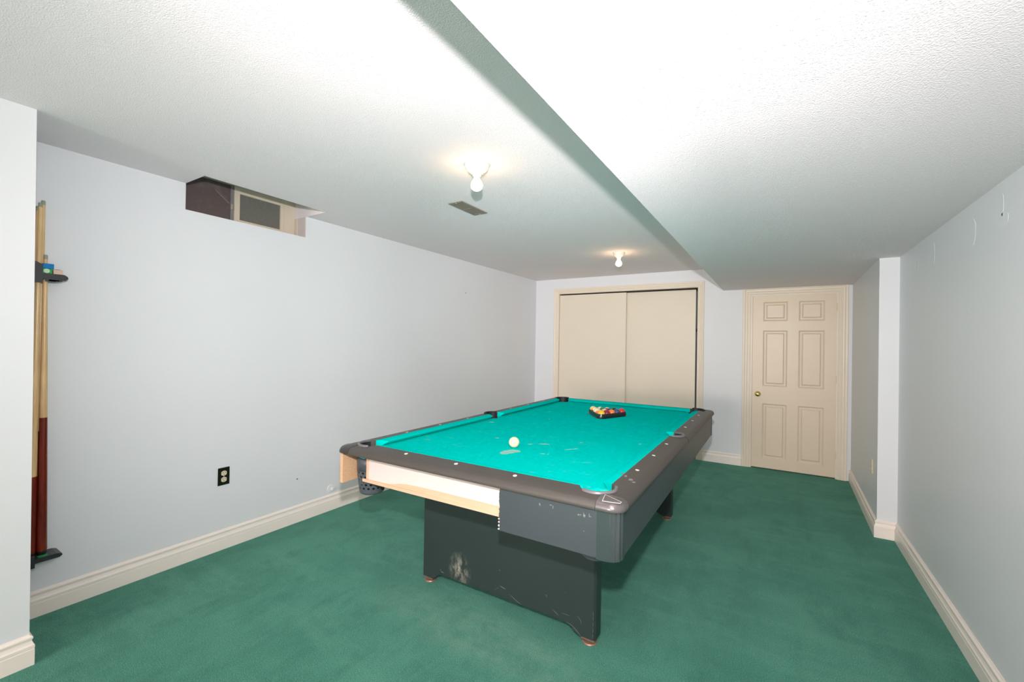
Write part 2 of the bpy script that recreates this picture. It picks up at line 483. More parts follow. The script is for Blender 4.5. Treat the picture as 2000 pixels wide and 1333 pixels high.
# door and closet casings: three mitred boards each, profile (u across, w proud)
CP = [(0, 0), (0, .010), (.006, .013), (.016, .013), (.020, .010), (.028, .010), (.036, .016), (.050, .017), (.056, .014),
      (.064, .018), (.078, .019), (.083, .014), (.083, 0)]
def casing(name, x0, x1, T, wide, j=.018):
    e = empty(name, ((x0+x1)/2, 0, 0)); struct(e)
    ox = (x0+x1)/2; P = [(u*wide/.083, -w_) for u, w_ in CP]
    link('casing_board', prism(P, lambda u, w_: (x0-u-ox, w_, 0), lambda u, w_: (x0-u-ox, w_, T+u)), M['trim'], e)
    link('casing_board', prism(P, lambda u, w_: (x1+u-ox, w_, 0), lambda u, w_: (x1+u-ox, w_, T+u)), M['trim'], e)
    link('casing_board', prism(P, lambda u, w_: (x0-u-ox, w_, T+u), lambda u, w_: (x1+u-ox, w_, T+u)), M['trim'], e)
    # jamb lining the opening
    bm = bmesh.new()
    B(bm, x0-ox, 0, 0, x0+j-ox, .12, T); B(bm, x1-j-ox, 0, 0, x1-ox, .12, T); B(bm, x0+j-ox, 0, T-j, x1-j-ox, .12, T)
    link('jamb', bm, M['trim'], e)
    return e
casing('trim_1', CX0, CX1, CT, .0755, .003)
casing('trim_2', DX0, DX1, DT, .083)
tr = bpy.data.objects['trim_2']

# hinged six-panel door (door_1)
door = empty('door_1', (3.351, 0, 0)); struct(door)
dl, dr, db, dt = 2.9475, 3.7545, .012, 2.043
px = [(3.054, 3.300), (3.406, 3.649)]
pz = [(.125, .770), (.975, 1.632), (1.742, 1.968)]
def frustum(bm, x0, z0, x1, z1, ya, yb, ins):
    a = [bm.verts.new(p) for p in ((x0, ya, z0), (x1, ya, z0), (x1, ya, z1), (x0, ya, z1))]
    b = [bm.verts.new(p) for p in ((x0+ins, yb, z0+ins), (x1-ins, yb, z0+ins), (x1-ins, yb, z1-ins), (x0+ins, yb, z1-ins))]
    for i in range(4): bm.faces.new((a[i], a[(i+1) % 4], b[(i+1) % 4], b[i]))
    return a, b
OX = 3.351; YF, YD = .006, .016
bm = bmesh.new()
# front face with panel openings: a grid of quads
xs = [dl, px[0][0], px[0][1], px[1][0], px[1][1], dr]; zs = [db, pz[0][0], pz[0][1], pz[1][0], pz[1][1], pz[2][0], pz[2][1], dt]
for i in range(5):
    for j in range(7):
        if i in (1, 3) and j in (1, 3, 5): continue
        vs = [bm.verts.new((x-OX, YF, z)) for x, z in ((xs[i], zs[j]), (xs[i+1], zs[j]), (xs[i+1], zs[j+1]), (xs[i], zs[j+1]))]
        bm.faces.new(vs)
for (a, b) in px:
    for (c, d) in pz:
        frustum(bm, a-OX, c, b-OX, d, YF, YD, .016)
B(bm, dl-OX, YD+.0005, db, dr-OX, .044, dt)
# outer edge strips
for (x0, z0, x1, z1) in ((dl, db, dr, db), (dl, dt, dr, dt), (dl, db, dl, dt), (dr, db, dr, dt)):
    vs = [bm.verts.new(p) for p in ((x0-OX, YF, z0), (x1-OX, YF, z1), (x1-OX, YD+.001, z1), (x0-OX, YD+.001, z0))]
    bm.faces.new(vs)
bmesh.ops.remove_doubles(bm, verts=bm.verts[:], dist=1e-5)
link('door_leaf', bm, M['door'], door)
for (a, b) in px:
    for (c, d) in pz:
        bm = bmesh.new()
        lo, hi = frustum(bm, a+.030-OX, c+.030, b-.030-OX, d-.030, YD, YF+.001, .014)
        bm.faces.new(hi)
        _, _ = lo, hi
        link('door_panel', bm, M['door'], door)
bm = lathe([(.0, -.058), (.012, -.058), (.022, -.054), (.0275, -.045), (.0275, -.036), (.022, -.028), (.012, -.022), (.011, -.008),
            (.026, -.007), (.032, -.003), (.032, 0), (0, 0)], 32, origin=(3.008-OX, YF, .878), axis='y')
link('door_knob', bm, M['brass'], door, smooth=40)
bm = bmesh.new()
B(bm, DX0+.018-OX, .012, 0, dl+.0-OX-.0015, .03, DT-.018); B(bm, dr-OX+.0015, .012, 0, DX1-.018-OX, .03, DT-.018)
B(bm, DX0+.018-OX, .012, dt+.002, DX1-.018-OX, .03, DT-.018)
link('door_stop', bm, M['trim'], door)
for z in (.22, 1.05, 1.85):
    link('hinge', lathe([(0, 0), (.006, 0), (.006, .08), (0, .08)], 10, origin=(dr-OX+.004, .004, z)), M['door'], door)

# sliding closet doors
cd = empty('door_2', (1.35, 0, 0)); struct(cd)
OX = 1.35
link('closet_panel', box(.397-OX, .020, .012, 1.4065-OX, .050, 2.165, .0015), M['closet'], cd)
link('closet_panel', box(1.38-OX, .074, .012, 2.3005-OX, .100, 2.166, .003), M['closet'], cd)
link('header_track', box(.40-OX, .018, 2.172, 2.325-OX, .10, 2.1815), M['hole'], cd)
# closet interior behind the doors
bm = bmesh.new()
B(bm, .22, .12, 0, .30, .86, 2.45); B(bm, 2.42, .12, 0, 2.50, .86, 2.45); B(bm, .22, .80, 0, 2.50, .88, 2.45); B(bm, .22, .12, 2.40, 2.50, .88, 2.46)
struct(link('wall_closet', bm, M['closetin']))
cs = link('closet_rod', lathe([(0, 0), (.016, 0), (.016, 2.118), (0, 2.118)], 14, origin=(.301, .45, 1.66), axis='x'), M['steel'], smooth=40)
tag(cs, 'steel hanging rod inside the closet behind the right sliding door gap', 'closet rod')

# ------------------------------------------------------------------ basement window
win = empty('window_1', (-.15, -4.26, 2.243)); struct(win)
oy, oz = -4.26, 2.243
def W(x0, y0, z0, x1, y1, z1, bev=0): return box(x0+.15, y0-oy, z0-oz, x1+.15, y1-oy, z1-oz, bev)
FT = 2.59
bm = W(-.19, -3.945, 2.245, -.15, -3.856, FT)
link('window_frame', bm, M['frame'], win)
link('window_frame', W(-.19, WY0, 2.245, -.152, -3.945, 2.278, .002), M['frame'], win)
link('window_frame', W(-.19, WY0, 2.535, -.152, -3.945, FT), M['frame'], win)
bm = W(-.172, -4.312, 2.278, -.150, -4.275, 2.535, .002)
sash = link('window_sash', bm, M['frame'], win)
link('window_sash', W(-.172, -3.973, 2.278, -.150, -3.945, 2.535, .002), M['frame'], win)
link('window_sash', W(-.172, -4.275, 2.278, -.152, -3.973, 2.297, .002), M['frame'], win)
link('window_sash', W(-.172, -4.275, 2.487, -.152, -3.973, 2.535, .002), M['frame'], win)
link('insect_screen', W(-.166, -4.275, 2.297, -.163, -3.973, 2.487), M['screen'], win)
link('sash_channel', W(-.178, -4.334, 2.278, -.160, -4.312, 2.535), M['alu'], win)
link('pane', W(-.178, WY0, 2.278, -.174, -4.334, 2.535), M['pane'], win)
# window reveal on the right: pinkish plaster
link('reveal', W(-.15, WY1-.006, 2.243, 0, WY1+.0, 2.405), M['reveal'], win)
link('reveal', W(-.13, WY1-.012, 2.243, -.105, WY1-.006, 2.405), M['frame'], win)
# cobweb: thin threads and a clump in the frame
bm = bmesh.new()
def tube(bm, a, b, r, n=5):
    a, b = Vector(a), Vector(b); d = (b-a).normalized(); u = d.orthogonal().normalized(); v = d.cross(u)
    ra = [bm.verts.new(a+r*(u*math.cos(t)+v*math.sin(t))) for t in [2*math.pi*i/n for i in range(n)]]
    rb = [bm.verts.new(b+r*(u*math.cos(t)+v*math.sin(t))) for t in [2*math.pi*i/n for i in range(n)]]
    for i in range(n): bm.faces.new((ra[i], ra[(i+1) % n], rb[(i+1) % n], rb[i]))
    bm.faces.new(ra[::-1]); bm.faces.new(rb)
rnd = random.Random(3)
for i in range(5):
    tube(bm, (.01, -4.345-oy+rnd.uniform(-.01, .01), 2.39-oz), (.012, -4.40-oy-rnd.uniform(0, .05), 2.47-oz+rnd.uniform(-.02, .02)), .0005)
ico = bmesh.ops.create_icosphere(bm, subdivisions=2, radius=.016)
for v in ico['verts']:
    v.co = Vector((v.co.x*.4+.012, v.co.y*.6+(-4.335-oy)+rnd.uniform(-.003, .003), v.co.z*1.6+2.375-oz+rnd.uniform(-.003, .003)))
web = link('cobweb', bm, M['web'], win); web['kind'] = 'stuff'
# well outside
bm = bmesh.new()
B(bm, -.80, WY0-.1, 2.0, -.70, WY1+.1, 2.9); B(bm, -.80, WY0-.2, 2.0, -.31, WY0-.1, 2.9); B(bm, -.80, WY1+.1, 2.0, -.31, WY1+.2, 2.9)
B(bm, -.80, WY0-.2, 1.95, -.31, WY1+.2, 2.05); B(bm, -.80, WY0-.2, 2.9, -.15, WY1+.2, 2.95)
struct(link('trim_window_well', bm, M['earth']))

# ------------------------------------------------------------------ ceiling lights and vent
def make_light(x, y, r, label, tilt=0):
    e = empty('ceiling_bulb_light', (x, y, H)); tag(e, label, 'ceiling light', 'bare bulb ceiling lights')
    link('lamp_holder', lathe([(0, 0), (r, 0), (r*1.02, -.010), (r*.98, -.020), (r*.80, -.034), (r*.50, -.046), (.028, -.050),
                               (.024, -.052), (.0225, -.060), (0, -.060)], 40), M['porcelain'], e, smooth=50)
    b = link('bulb', lathe([(0, -.058), (.0135, -.058), (.0145, -.072), (.020, -.084), (.028, -.098), (.0325, -.112), (.0325, -.120), (.029, -.131),
                        (.021, -.139), (.011, -.1435), (0, -.1445)], 32), M['bulb'], e, smooth=60)
    link('screw_collar', lathe([(0, -.056), (.019, -.056), (.019, -.064), (.0165, -.066), (0, -.066)], 24), M['porcelain'], e, smooth=50)
    return e
make_light(1.782, -3.998, .066, 'lit bare bulb in white porcelain holder beside the ceiling vent, the nearer one')
make_light(1.760, -1.431, .058, 'lit bare bulb on the ceiling in front of the closet, the farther one')
v = empty('ceiling_vent', (1.2735, -3.409, H)); tag(v, 'taupe metal register vent in the ceiling beside the nearer bulb', 'vent')
hx, hy = .060, .154
bm = bmesh.new()
for (x0, y0, x1, y1) in ((-hx, -hy, hx, -hy+.028), (-hx, hy-.028, hx, hy), (-hx, -hy+.028, -hx+.022, hy-.028), (hx-.022, -hy+.028, hx, hy-.028)):
    B(bm, x0, y0, -.006, x1, y1, -.0005)
link('frame', bm, M['vent'], v)
link('duct_opening', box(-hx+.02, -hy+.026, -.0015, hx-.02, hy-.026, -.0008), M['ventdark'], v)
for i in range(5):
    y0 = -hy+.03; x = -hx+.0285+i*.0155
    s_ = prism([(x-.0055, -.0045), (x+.004, -.0020), (x+.0048, -.0030), (x-.0048, -.0058)],
               lambda a, b: (a, y0, b), lambda a, b: (a, hy-.03, b))
    link('slat', s_, M['vent'], v)
link('cross_bar', box(-hx+.022, -.004, -.0068, hx-.022, .004, -.0045), M['vent'], v)
link('damper', box(-hx+.023, .008, -.0022, hx-.023, hy-.03, -.0016), M['vent'], v)
for yy in (-hy+.013, hy-.013):
    link('screw', lathe([(0, -.0075), (.003, -.0072), (.004, -.006), (0, -.006)], 10, origin=(0.0, yy, 0)), M['sight'], v)

# ------------------------------------------------------------------ outlets and the cable plug
e = empty('wall_outlet', (0, -4.4185, .493)); tag(e, 'black cover plate with ivory duplex sockets low on the left wall', 'outlet')
link('cover_plate', box(0, -.0365, -.0595, .006, .0365, .0595, .0025), M['blackplate'], e)
for dz in (.0215, -.0215):
    pts = []
    for i in range(24):
        a = 2*math.pi*i/24; pts.append((max(-.0165, min(.0165, .0195*math.cos(a))), dz+.0165*math.sin(a)))
    s_ = link('socket', prism(pts, lambda a, b: (.005, a, b), lambda a, b: (.0085, a, b)), M['ivory'], e)
    bm = bmesh.new()
    B(bm, .0084, -.0085, dz+.0005, .0089, -.0058, dz+.009); B(bm, .0084, .0058, dz+.0005, .0089, .0085, dz+.0085)
    lathe([(0, 0), (.0027, 0), (.0027, .0006), (0, .0006)], 10, bm=bm, origin=(.0083, 0, dz-.0085), axis='x')
    link('socket_slots', bm, M['hole'], s_)
link('screw', lathe([(0, 0), (.003, 0), (.0028, .0012), (0, .0016)], 10, origin=(.006, 0, 0), axis='x'), M['ivory'], e)

xw = XF0+(XF1-XF0)*(-1.39-YP)/(-YP)
e = empty('wall_outlet', (xw, -1.39, .489), -math.atan2(XF1-XF0, -YP)); tag(e, 'ivory outlet cover plate on the far right wall, seen edge on', 'outlet')
link('cover_plate', box(-.006, -.036, -.058, 0, .036, .058, .002), M['ivory'], e)
for dz in (.0215, -.0215):
    link('socket', box(-.0085, -.0165, dz-.015, -.005, .0165, dz+.015, .0015), M['ivory'], e)
e = empty('cable_plug', (0, -3.585, .178)); tag(e, 'small round white wall plug above the left baseboard', 'wall plug')
link('plate', lathe([(0, 0), (.034, 0), (.033, .003), (.028, .0045), (0, .005)], 28, axis='x'), M['wall'], e, smooth=40)
link('plug', box(.004, -.0, -.013, .030, .026, .010, .003), M['white'], e)

# ------------------------------------------------------------------ pool table
T = empty('pool_table', (1.9374, -2.996, 0), .0056)
tag(T, 'large pool table with teal cloth, dark grey rails and a broken near end panel', 'pool table')
OW, OL = .7926, 1.397      # outer half sizes of the rails
BW, BL = .690, 1.290       # inner border of the rails
ZT, ZS, ZB = .863, .820, .830
def rrect(hx, hy, r, n=8):
    pts = []
    for cx, cy, a0 in ((hx-r, hy-r, 0), (-hx+r, hy-r, 90), (-hx+r, -hy+r, 180), (hx-r, -hy+r, 270)):
        for i in range(n+1):
            a = math.radians(a0+90*i/n); pts.append((cx+r*math.cos(a), cy+r*math.sin(a)))
    return pts
def loft(loops, bm=None):
    bm = bm or bmesh.new(); L = []
    for pts, z in loops: L.append([bm.verts.new((x, y, z)) for x, y in pts])
    for a, b in zip(L, L[1:]):
        n = len(a)
        for i in range(n): bm.faces.new((a[i], a[(i+1) % n], b[(i+1) % n], b[i]))
    bm.faces.new(L[0][::-1]); bm.faces.new(L[-1]); return bm
CR = .055
def fz(i):    # height of the rail top at a distance i from its outer edge: it falls away outwards
    return .8528+(i-.018)*.120
def rz(x, y): return fz(max(.018, min(OW-abs(x), OL-abs(y))))
frame = tmp(loft([(rrect(OW-i, OL-i, max(.003, CR-i*.6)), z) for i, z in
                  ((.004, ZS-.001), (.001, ZS), (.000, ZS+.004), (.0005, ZS+.012), (.0025, ZS+.017), (.006, ZS+.024), (.011, ZS+.029), (.018, fz(.018)), (.112, fz(.112)))]))
inner = tmp(box(-BW, -BL, .7, BW, BL, 1.0))
CPK = [(sx*.652, sy*1.262, .070) for sx in (-1, 1) for sy in (-1, 1)]
SPK = [(sx*.694, 0, .064) for sx in (-1, 1)]
def pockets(extra=0, z0=.6, z1=1.0):
    bm = bmesh.new()
    for x, y, r in CPK+SPK:
        lathe([(r+extra, z0), (r+extra, z1)], 40, bm=bm, origin=(x, y, 0))
    return tmp(bm)
pk = pockets()
def region(x0, y0, x1, y1):
    return tmp(box(x0, y0, .7, x1, y1, 1.0))
g = .0006
CB = .6905; CBY = 1.318
# (name, region, cushion?)
rails = []
def rail(x0, y0, x1, y1):
    rg = region(x0, y0, x1, y1)
    me = boolean(frame, [(inner, 'DIFFERENCE'), (pk, 'DIFFERENCE'), (rg, 'INTERSECT')]); kill(rg)
    o = linkme('rail', me, M['rail'], T, smooth=30); return o
def sight(x, y, parent):
    s_ = link('sight', lathe([(0, -.001), (.0092, -.001), (.0092, .0006), (0, .0008)], 16, origin=(0, 0, 0)), M['sight'], parent, loc=(x, y, rz(x, y)+.0002))
    tl_ = math.atan(.120)
    s_.rotation_euler = (0, (tl_ if x > 0 else -tl_), 0) if OW-abs(x) < OL-abs(y) else ((-tl_ if y > 0 else tl_), 0, 0)
    return s_
# cushions: profile from the border inwards
def cushion(parent, a, b, side, along):
    """a,b: ends along the rail at the border; side: +1/-1; along 'y' (long rails) or 'x'"""
    base = BW if along == 'y' else BL
    P = [(0, ZT-.001), (.020, ZT-.002), (.044, ZT-.006), (.051, ZT-.009), (.0500, ZT-.0125), (.034, ZT-.023), (.024, ZB+.0005), (0, ZB+.0005)]
    bm = bmesh.new(); cut = a[1], b[1]
    def mp(u, z, t):
        c = side*(base-u)
        return (c, t, z) if along == 'y' else (t, c, z)
    A = [bm.verts.new(mp(u, z, a[0]+a[1]*u)) for u, z in P]; Bv = [bm.verts.new(mp(u, z, b[0]-b[1]*u)) for u, z in P]
    bm.faces.new(A); bm.faces.new(Bv[::-1])
    for i in range(len(P)): bm.faces.new((A[i], A[(i+1) % len(P)], Bv[(i+1) % len(P)], Bv[i]))
    o = link('cushion', bm, M['cush'], parent, smooth=45)
    if 'broken' in str(parent): pass
    return o
for sx in (-1, 1):
    for sy in (-1, 1):
        x0, x1 = (CB-.0, OW+.1) if sx > 0 else (-OW-.1, -CB)
        x0, x1 = (.67, OW+.1) if sx > 0 else (-OW-.1, -.67)
        y0, y1 = (g, CBY-g) if sy > 0 else (-CBY+g, -g)
        r = rail(x0, y0, x1, y1)
        for yy in (.312, .625, .94): sight(sx*.720, sy*yy+.008, r)
        # corner end flares at 1.0, side end at .35
        lo, hi = (.063, 1.205) if sy > 0 else (-1.205, -.063)
        cushion(r, (lo, .40 if sy > 0 else .95), (hi, .95 if sy > 0 else .40), sx, 'y')
for sy in (-1, 1):
    y0, y1 = (CBY+g, OL+.1) if sy > 0 else (-OL-.1, -CBY-g)
    y0, y1 = (CBY-.06, OL+.1) if sy > 0 else (-OL-.1, -CBY+.06)
    r = rail(-CB+g, y0, CB-g, y1)
    # trim the overlap with the long rails
    for xx in (-.34, -.019, .302): sight(xx, sy*1.320, r)
    cushion(r, (-.600, .95), (.600, .95), sy, 'x')
# corner castings
def corner(sx, sy, mat, name='corner_casting'):
    x0, x1 = (CB, OW+.1) if sx > 0 else (-OW-.1, -CB)
    y0, y1 = (CBY, OL+.1) if sy > 0 else (-OL-.1, -CBY)
    rg = region(x0, y0, x1, y1)
    me = boolean(frame, [(inner, 'DIFFERENCE'), (pk, 'DIFFERENCE'), (rg, 'INTERSECT')]); kill(rg)
    for v_ in me.vertices: v_.co.z += .0012; v_.co.x += sx*.0012; v_.co.y += sy*.0012
    return linkme(name, me, mat, T, smooth=30)
# the long rails run to the end rails' line; corners carve their square out of both
def carve(o):
    for sx in (-1, 1):
        for sy in (-1, 1):
            pass
c = corner(1, -1, M['capm']); c['label'] = 'polished grey metal corner casting'
def plate(name, pts, lo, hi, mat, parent):
    return link(name, prism(pts, lambda x, y: (x, y, rz(x, y)+lo), lambda x, y: (x, y, rz(x, y)+hi)), mat, parent)
plate('inlay_plate', [(.705, -1.329), (.713, -1.386), (.778, -1.375), (.7790, -1.357)], .0006, .0026, M['inlay'], c)
plate('inlay_centre', [(.7085, -1.334), (.7160, -1.3825), (.7745, -1.3720), (.7752, -1.3600)], .0012, .0031, M['capm'], c)
c = corner(-1, -1, M['capdark']); c['label'] = 'black plastic corner casting'
corner(1, 1, M['capdark']); corner(-1, 1, M['capdark'])
# dark joint strips where the long rails meet at the side pockets
for sx in (-1, 1):
    pr = [(.0385, fz(.0385)), (.018, fz(.018)), (.011, ZS+.029), (.006, ZS+.024), (.0025, ZS+.017), (0, ZS+.008), (0, ZS)]
    poly = [(sx*(OW-i+.0012), z+.0012) for i, z in pr]+[(sx*(OW-i-.004), z-.004) for i, z in pr[::-1]]
    link('rail_joint', prism(poly, lambda a, b: (a, -.0028, b), lambda a, b: (a, .0028, b)), M['liner'], T)
# pocket lips (raised arc) + rubber liner + cup/basket
def arc_sweep(cx, cy, r, a0, a1, prof, n=28):
    bm = bmesh.new(); rings = []
    for i in range(n+1):
        a = math.radians(a0+(a1-a0)*i/n)
        rings.append([bm.verts.new((cx+(r+u)*math.cos(a), cy+(r+u)*math.sin(a), z)) for u, z in prof])
    for p, q in zip(rings, rings[1:]):
        for j in range(len(prof)): bm.faces.new((p[j], p[(j+1) % len(prof)], q[(j+1) % len(prof)], q[j]))
    bm.faces.new(rings[0]); bm.faces.new(rings[-1][::-1]); return bm
LIP = [(-.0035, ZT-.006), (-.0035, ZT+.002), (.001, ZT+.0045), (.006, ZT+.004), (.009, ZT+.0012), (.009, ZT-.016), (0, ZT-.016)]
LIN = [(-.0035, .765), (-.0035, ZT-.006), (-.0002, ZT-.006), (-.0002, .765)]
def pocket(x, y, r, a0, a1, mat):
    p = link('pocket', arc_sweep(x, y, r, a0, a1, LIN), M['liner'], T, smooth=40)
    link('pocket_lip', arc_sweep(x, y, r, a0+2, a1-2, LIP), mat, p, smooth=50)
    # solid collar with a lattice basket below
    bm = bmesh.new(); n = 28
    prof = [(r+.012, .800), (r+.011, .724)]
    lathe(prof, n, bm=bm, origin=(x, y, 0), caps=False)
    o = link('pocket_collar', bm, M['basket'], p, smooth=40)
    md = o.modifiers.new('s', 'SOLIDIFY'); md.thickness = .003
    bm = bmesh.new(); rows = 5; cols = 16
    def P(i, j, k_=0):
        a = 2*math.pi*(i+(.5 if k_ else 0))/cols
        t = j/rows; rr = r+.011-.012*t; z = .724-.105*t
        return (x+rr*math.cos(a), y+rr*math.sin(a), z)
    for j in range(rows):
        for i in range(cols):
            off = .5*(j % 2)
            c4 = [P(i+off, j), P(i+1+off, j), P(i+1+off, j+1), P(i+off, j+1)]
            ce = sum((Vector(q) for q in c4), Vector())/4
            md_ = [(Vector(c4[q])+Vector(c4[(q+1) % 4]))/2 for q in range(4)]
            hs = [bm.verts.new(ce+(q-ce)*.66) for q in md_]; cs_ = [bm.verts.new(q) for q in c4]
            for q in range(4):
                bm.faces.new((cs_[q], cs_[(q+1) % 4], hs[q])); bm.faces.new((cs_[(q+1) % 4], hs[(q+1) % 4], hs[q]))
    lathe([(r-.001, .619), (r-.003, .603), (r-.010, .594), (0, .590)], 32, bm=bm, origin=(x, y, 0), caps=False)
    o = link('pocket_basket', bm, M['basket'], p)
    md = o.modifiers.new('s', 'SOLIDIFY'); md.thickness = .003
    return p
pocket(*CPK[0], 148, 302, M['lip'])     # (-,-)
pocket(*CPK[1], 58, 212, M['liner'])    # (-,+)
pocket(*CPK[2], 238, 392, M['lip'])     # (+,-)
pocket(*CPK[3], -32, 122, M['liner'])   # (+,+)
pocket(*SPK[0], 95, 265, M['liner'])
pocket(*SPK[1], -85, 85, M['lip'])
# playing bed with pocket holes
bed = tmp(box(-BW+.0005, -BL+.0005, .800, BW-.0005, BL-.0005, ZB))
me = boolean(bed, [(pk, 'DIFFERENCE')]); kill(bed)
linkme('cloth_bed', me, M['felt'], T)
sl = tmp(box(-.64, -1.299, .770, .64, 1.299, .7995))
pk2 = pockets(.016)
me = boolean(sl, [(pk2, 'DIFFERENCE')]); kill(sl)
linkme('slate', me, M['whiteboard'], T)
kill(pk2, pk, inner, frame)
# chalky smear under the cue ball and other marks on the cloth
def smear(pts, z=ZB+.0003): 
    return prism(pts, lambda a, b: (a, b, ZB+.0001), lambda a, b: (a, b, z))
rnd = random.Random(9)
def stain(name, cx, cy, rx, ry, rot, n=16, jag=.35):
    pts = []
    for i in range(n):
        a = 2*math.pi*i/n; r = 1+jag*(rnd.random()-.5)
        x, y = rx*r*math.cos(a), ry*r*math.sin(a); c, s_ = math.cos(rot), math.sin(rot)
        pts.append((cx+x*c-y*s_, cy+x*s_+y*c))
    return link(name, smear(pts), M['chalksmear'], T)
st_ = link('chalk_smear', smear([(-0.0262, -0.9315), (-0.0319, -0.8806), (-0.0066, -0.8345), (0.0377, -0.8247), (0.0568, -0.8462), (0.0381, -0.8865), (0.0204, -0.9322), (0.0006, -0.9526)]), M['chalksmear'], T)
st_['label'] = 'pale greyish chalk smear in front of the cue ball'
for i_, (x, y, rx, ry, ro) in enumerate([(.083, -.605, .030, .012, .4), (.010, -.656, .014, .008, .9), (-.240, -.630, .014, .008, .4), (.262, -.636, .034, .005, .9), (.285, -.60, .012, .005, .3),
        (.178, -.816, .016, .004, .6), (.205, -.805, .004, .004, 0), (-.576, -.194, .020, .010, .5), (-.449, .534, .010, .004, .3), (.247, -.439, .010, .004, .4), (.558, -.268, .012, .005, .9), (-.280, .192, .006, .005, 0)]):
    stain('chalk_mark', x, y, rx, ry, ro, 12, .6)
# aprons
ZA = .637
link('apron', box(.757, -1.318, ZA, .775, 1.345, ZS-.0015, .001), M['apron'], T)
bm = box(-.775, -1.375, ZA+.016, -.757, 1.345, ZS-.0015, .0)
la = link('apron', bm, M['apron'], T)
lf = link('chipboard_face', box(-.7569, -1.3755, ZA+.016, -.7540, 1.345, ZS-.002), M['chip'], la)
link('chipboard_edge', box(-.7752, -1.3765, ZA+.016, -.754, -1.3756, ZS-.002), M['chip'], la)
lf['label'] = 'raw chipboard inner face of the left apron'
link('apron', box(-.75, 1.357, ZA, .75, 1.375, ZS-.0015, .001), M['apron'], T)
# broken near apron: ragged left edge
rnd = random.Random(11); edge = []
zz = ZA
while zz < ZS-.002:
    edge.append((.262+rnd.uniform(-.0022, .0022), zz)); zz += .006
edge.append((.262, ZS-.0015))
pts = [(.692, ZA), (.692, ZS-.0015)] + edge[::-1]
na = link('apron', prism(pts, lambda a, b: (a, -1.378, b), lambda a, b: (a, -1.360, b)), M['apron'], T)
na['label'] = 'near apron panel, snapped off at its left end'
bm = bmesh.new()
for z0, z1 in ((.640, .648), (.652, .664), (.668, .678), (.682, .69), (.64, .644)):
    prism([(.2625, z0), (.2565+rnd.uniform(-.002, .002), (z0+z1)/2), (.2625, z1), (.2655, (z0+z1)/2)],
          lambda a, b: (a, -1.3795, b), lambda a, b: (a, -1.362, b), bm)
link('chipped_edge', bm, M['whiteboard'], na)
for x, z, sx_, sz_ in ((.453, .7875, .002, .006), (.4555, .783, .0015, .004), (.503, .793, .006, .002), (.512, .787, .002, .006), (.619, .781, .004, .0025), (.628, .783, .002, .002), (.640, .786, .0015, .007), (.644, .782, .003, .005), (.662, .788, .002, .006), (.666, .784, .004, .002), (.641, .724, .0025, .002)):
    pts = [(x+sx_*(1+.9*(rnd.random()-.5))*math.cos(q*.6283), z+sz_*(1+.9*(rnd.random()-.5))*math.sin(q*.6283)) for q in range(10)]
    link('scuff', prism(pts, lambda a, b: (a, -1.3783, b), lambda a, b: (a, -1.3779, b)), M['scuff'], na)
for x, y, rr in ((.704, -1.060, .007), (.733, -1.083, .009), (.684, -1.038, .006), (.752, -1.105, .006)):
    pts = [(x+rr*(1+.8*(rnd.random()-.5))*math.cos(q*.628), y+1.6*rr*(1+.8*(rnd.random()-.5))*math.sin(q*.628)) for q in range(10)]
    link('chalk_mark', prism(pts, lambda a, b: (a, b, rz(a, b)-.0001), lambda a, b: (a, b, rz(a, b)+.0003)), M['scuff'], T)
# fluted corner trims
def corner_trim(sx, sy, mat):
    bm = bmesh.new(); outer = []; innr = []; R0 = .050
    cx, cy = .778-R0, 1.381-R0
    path = [(.692, cy+R0, 0, 1)]
    for i in range(5): path.append((.692+(cx-.692)*(i+1)/5, cy+R0, 0, 1))
    for i in range(1, 21):
        a = math.radians(90-90*i/20); path.append((cx+R0*math.cos(a), cy+R0*math.sin(a), math.cos(a), math.sin(a)))
    path.append((cx+R0, 1.318, 1, 0))
    n = len(path)
    for i, (x, y, nx, ny) in enumerate(path):
        # three shallow flutes around the bend
        fl = 0
        if 7 <= i <= 24: fl = .0028*(0.5-0.5*math.cos((i-7)/17*6*math.pi))
        outer.append((sx*(x-nx*fl), sy*(y-ny*fl))); innr.append((sx*(x-nx*.012), sy*(y-ny*.012)))
    pts = outer+innr[::-1]
    z0, z1 = ZA-.003, ZS-.0015
    a = [bm.verts.new((x, y, z0)) for x, y in pts]; b = [bm.verts.new((x, y, z1)) for x, y in pts]
    N = len(pts)
    for i in range(N): bm.faces.new((a[i], a[(i+1) % N], b[(i+1) % N], b[i]))
    for i in range(n-1):
        for L_ in (a, b): bm.faces.new((L_[i], L_[i+1], L_[N-2-i], L_[N-1-i]))
    return link('corner_trim', bm, mat, T, smooth=20)
corner_trim(1, -1, M['trimmetal']); corner_trim(1, 1, M['capdark']); corner_trim(-1, 1, M['capdark'])
# exposed frame where the apron broke away
link('frame_board', box(-.583, -1.345, .679, .60, -1.330, ZS-.002), M['whiteboard'], T)['label'] = 'white primed frame board behind the missing apron'
pts = [(-.575, .694), (-.50, .695), (-.44, .697), (-.40, .703), (-.36, .712), (-.31, .7185), (-.24, .721), (-.12, .7225), (.10, .723), (.259, .723), (.259, .6788), (-.575, .6788)]
link('torn_veneer', prism(pts, lambda a, b: (a, -1.3462, b), lambda a, b: (a, -1.3451, b)), M['raww'], T)['label'] = 'bare tan wood where the white face has torn off'
link('ledge_strip', prism([(-.625, -1.3463), (-.622, -1.3535), (-.30, -1.3525), (.255, -1.3475), (.255, -1.3463)], lambda a, b: (a, b, .679), lambda a, b: (a, b, .6945)), M['raww'], T)
link('corner_block', box(-.600, -1.348, .6950, -.5835, -1.325, ZS-.002, .001), M['raww'], T)
rnd = random.Random(5)
x = -.60
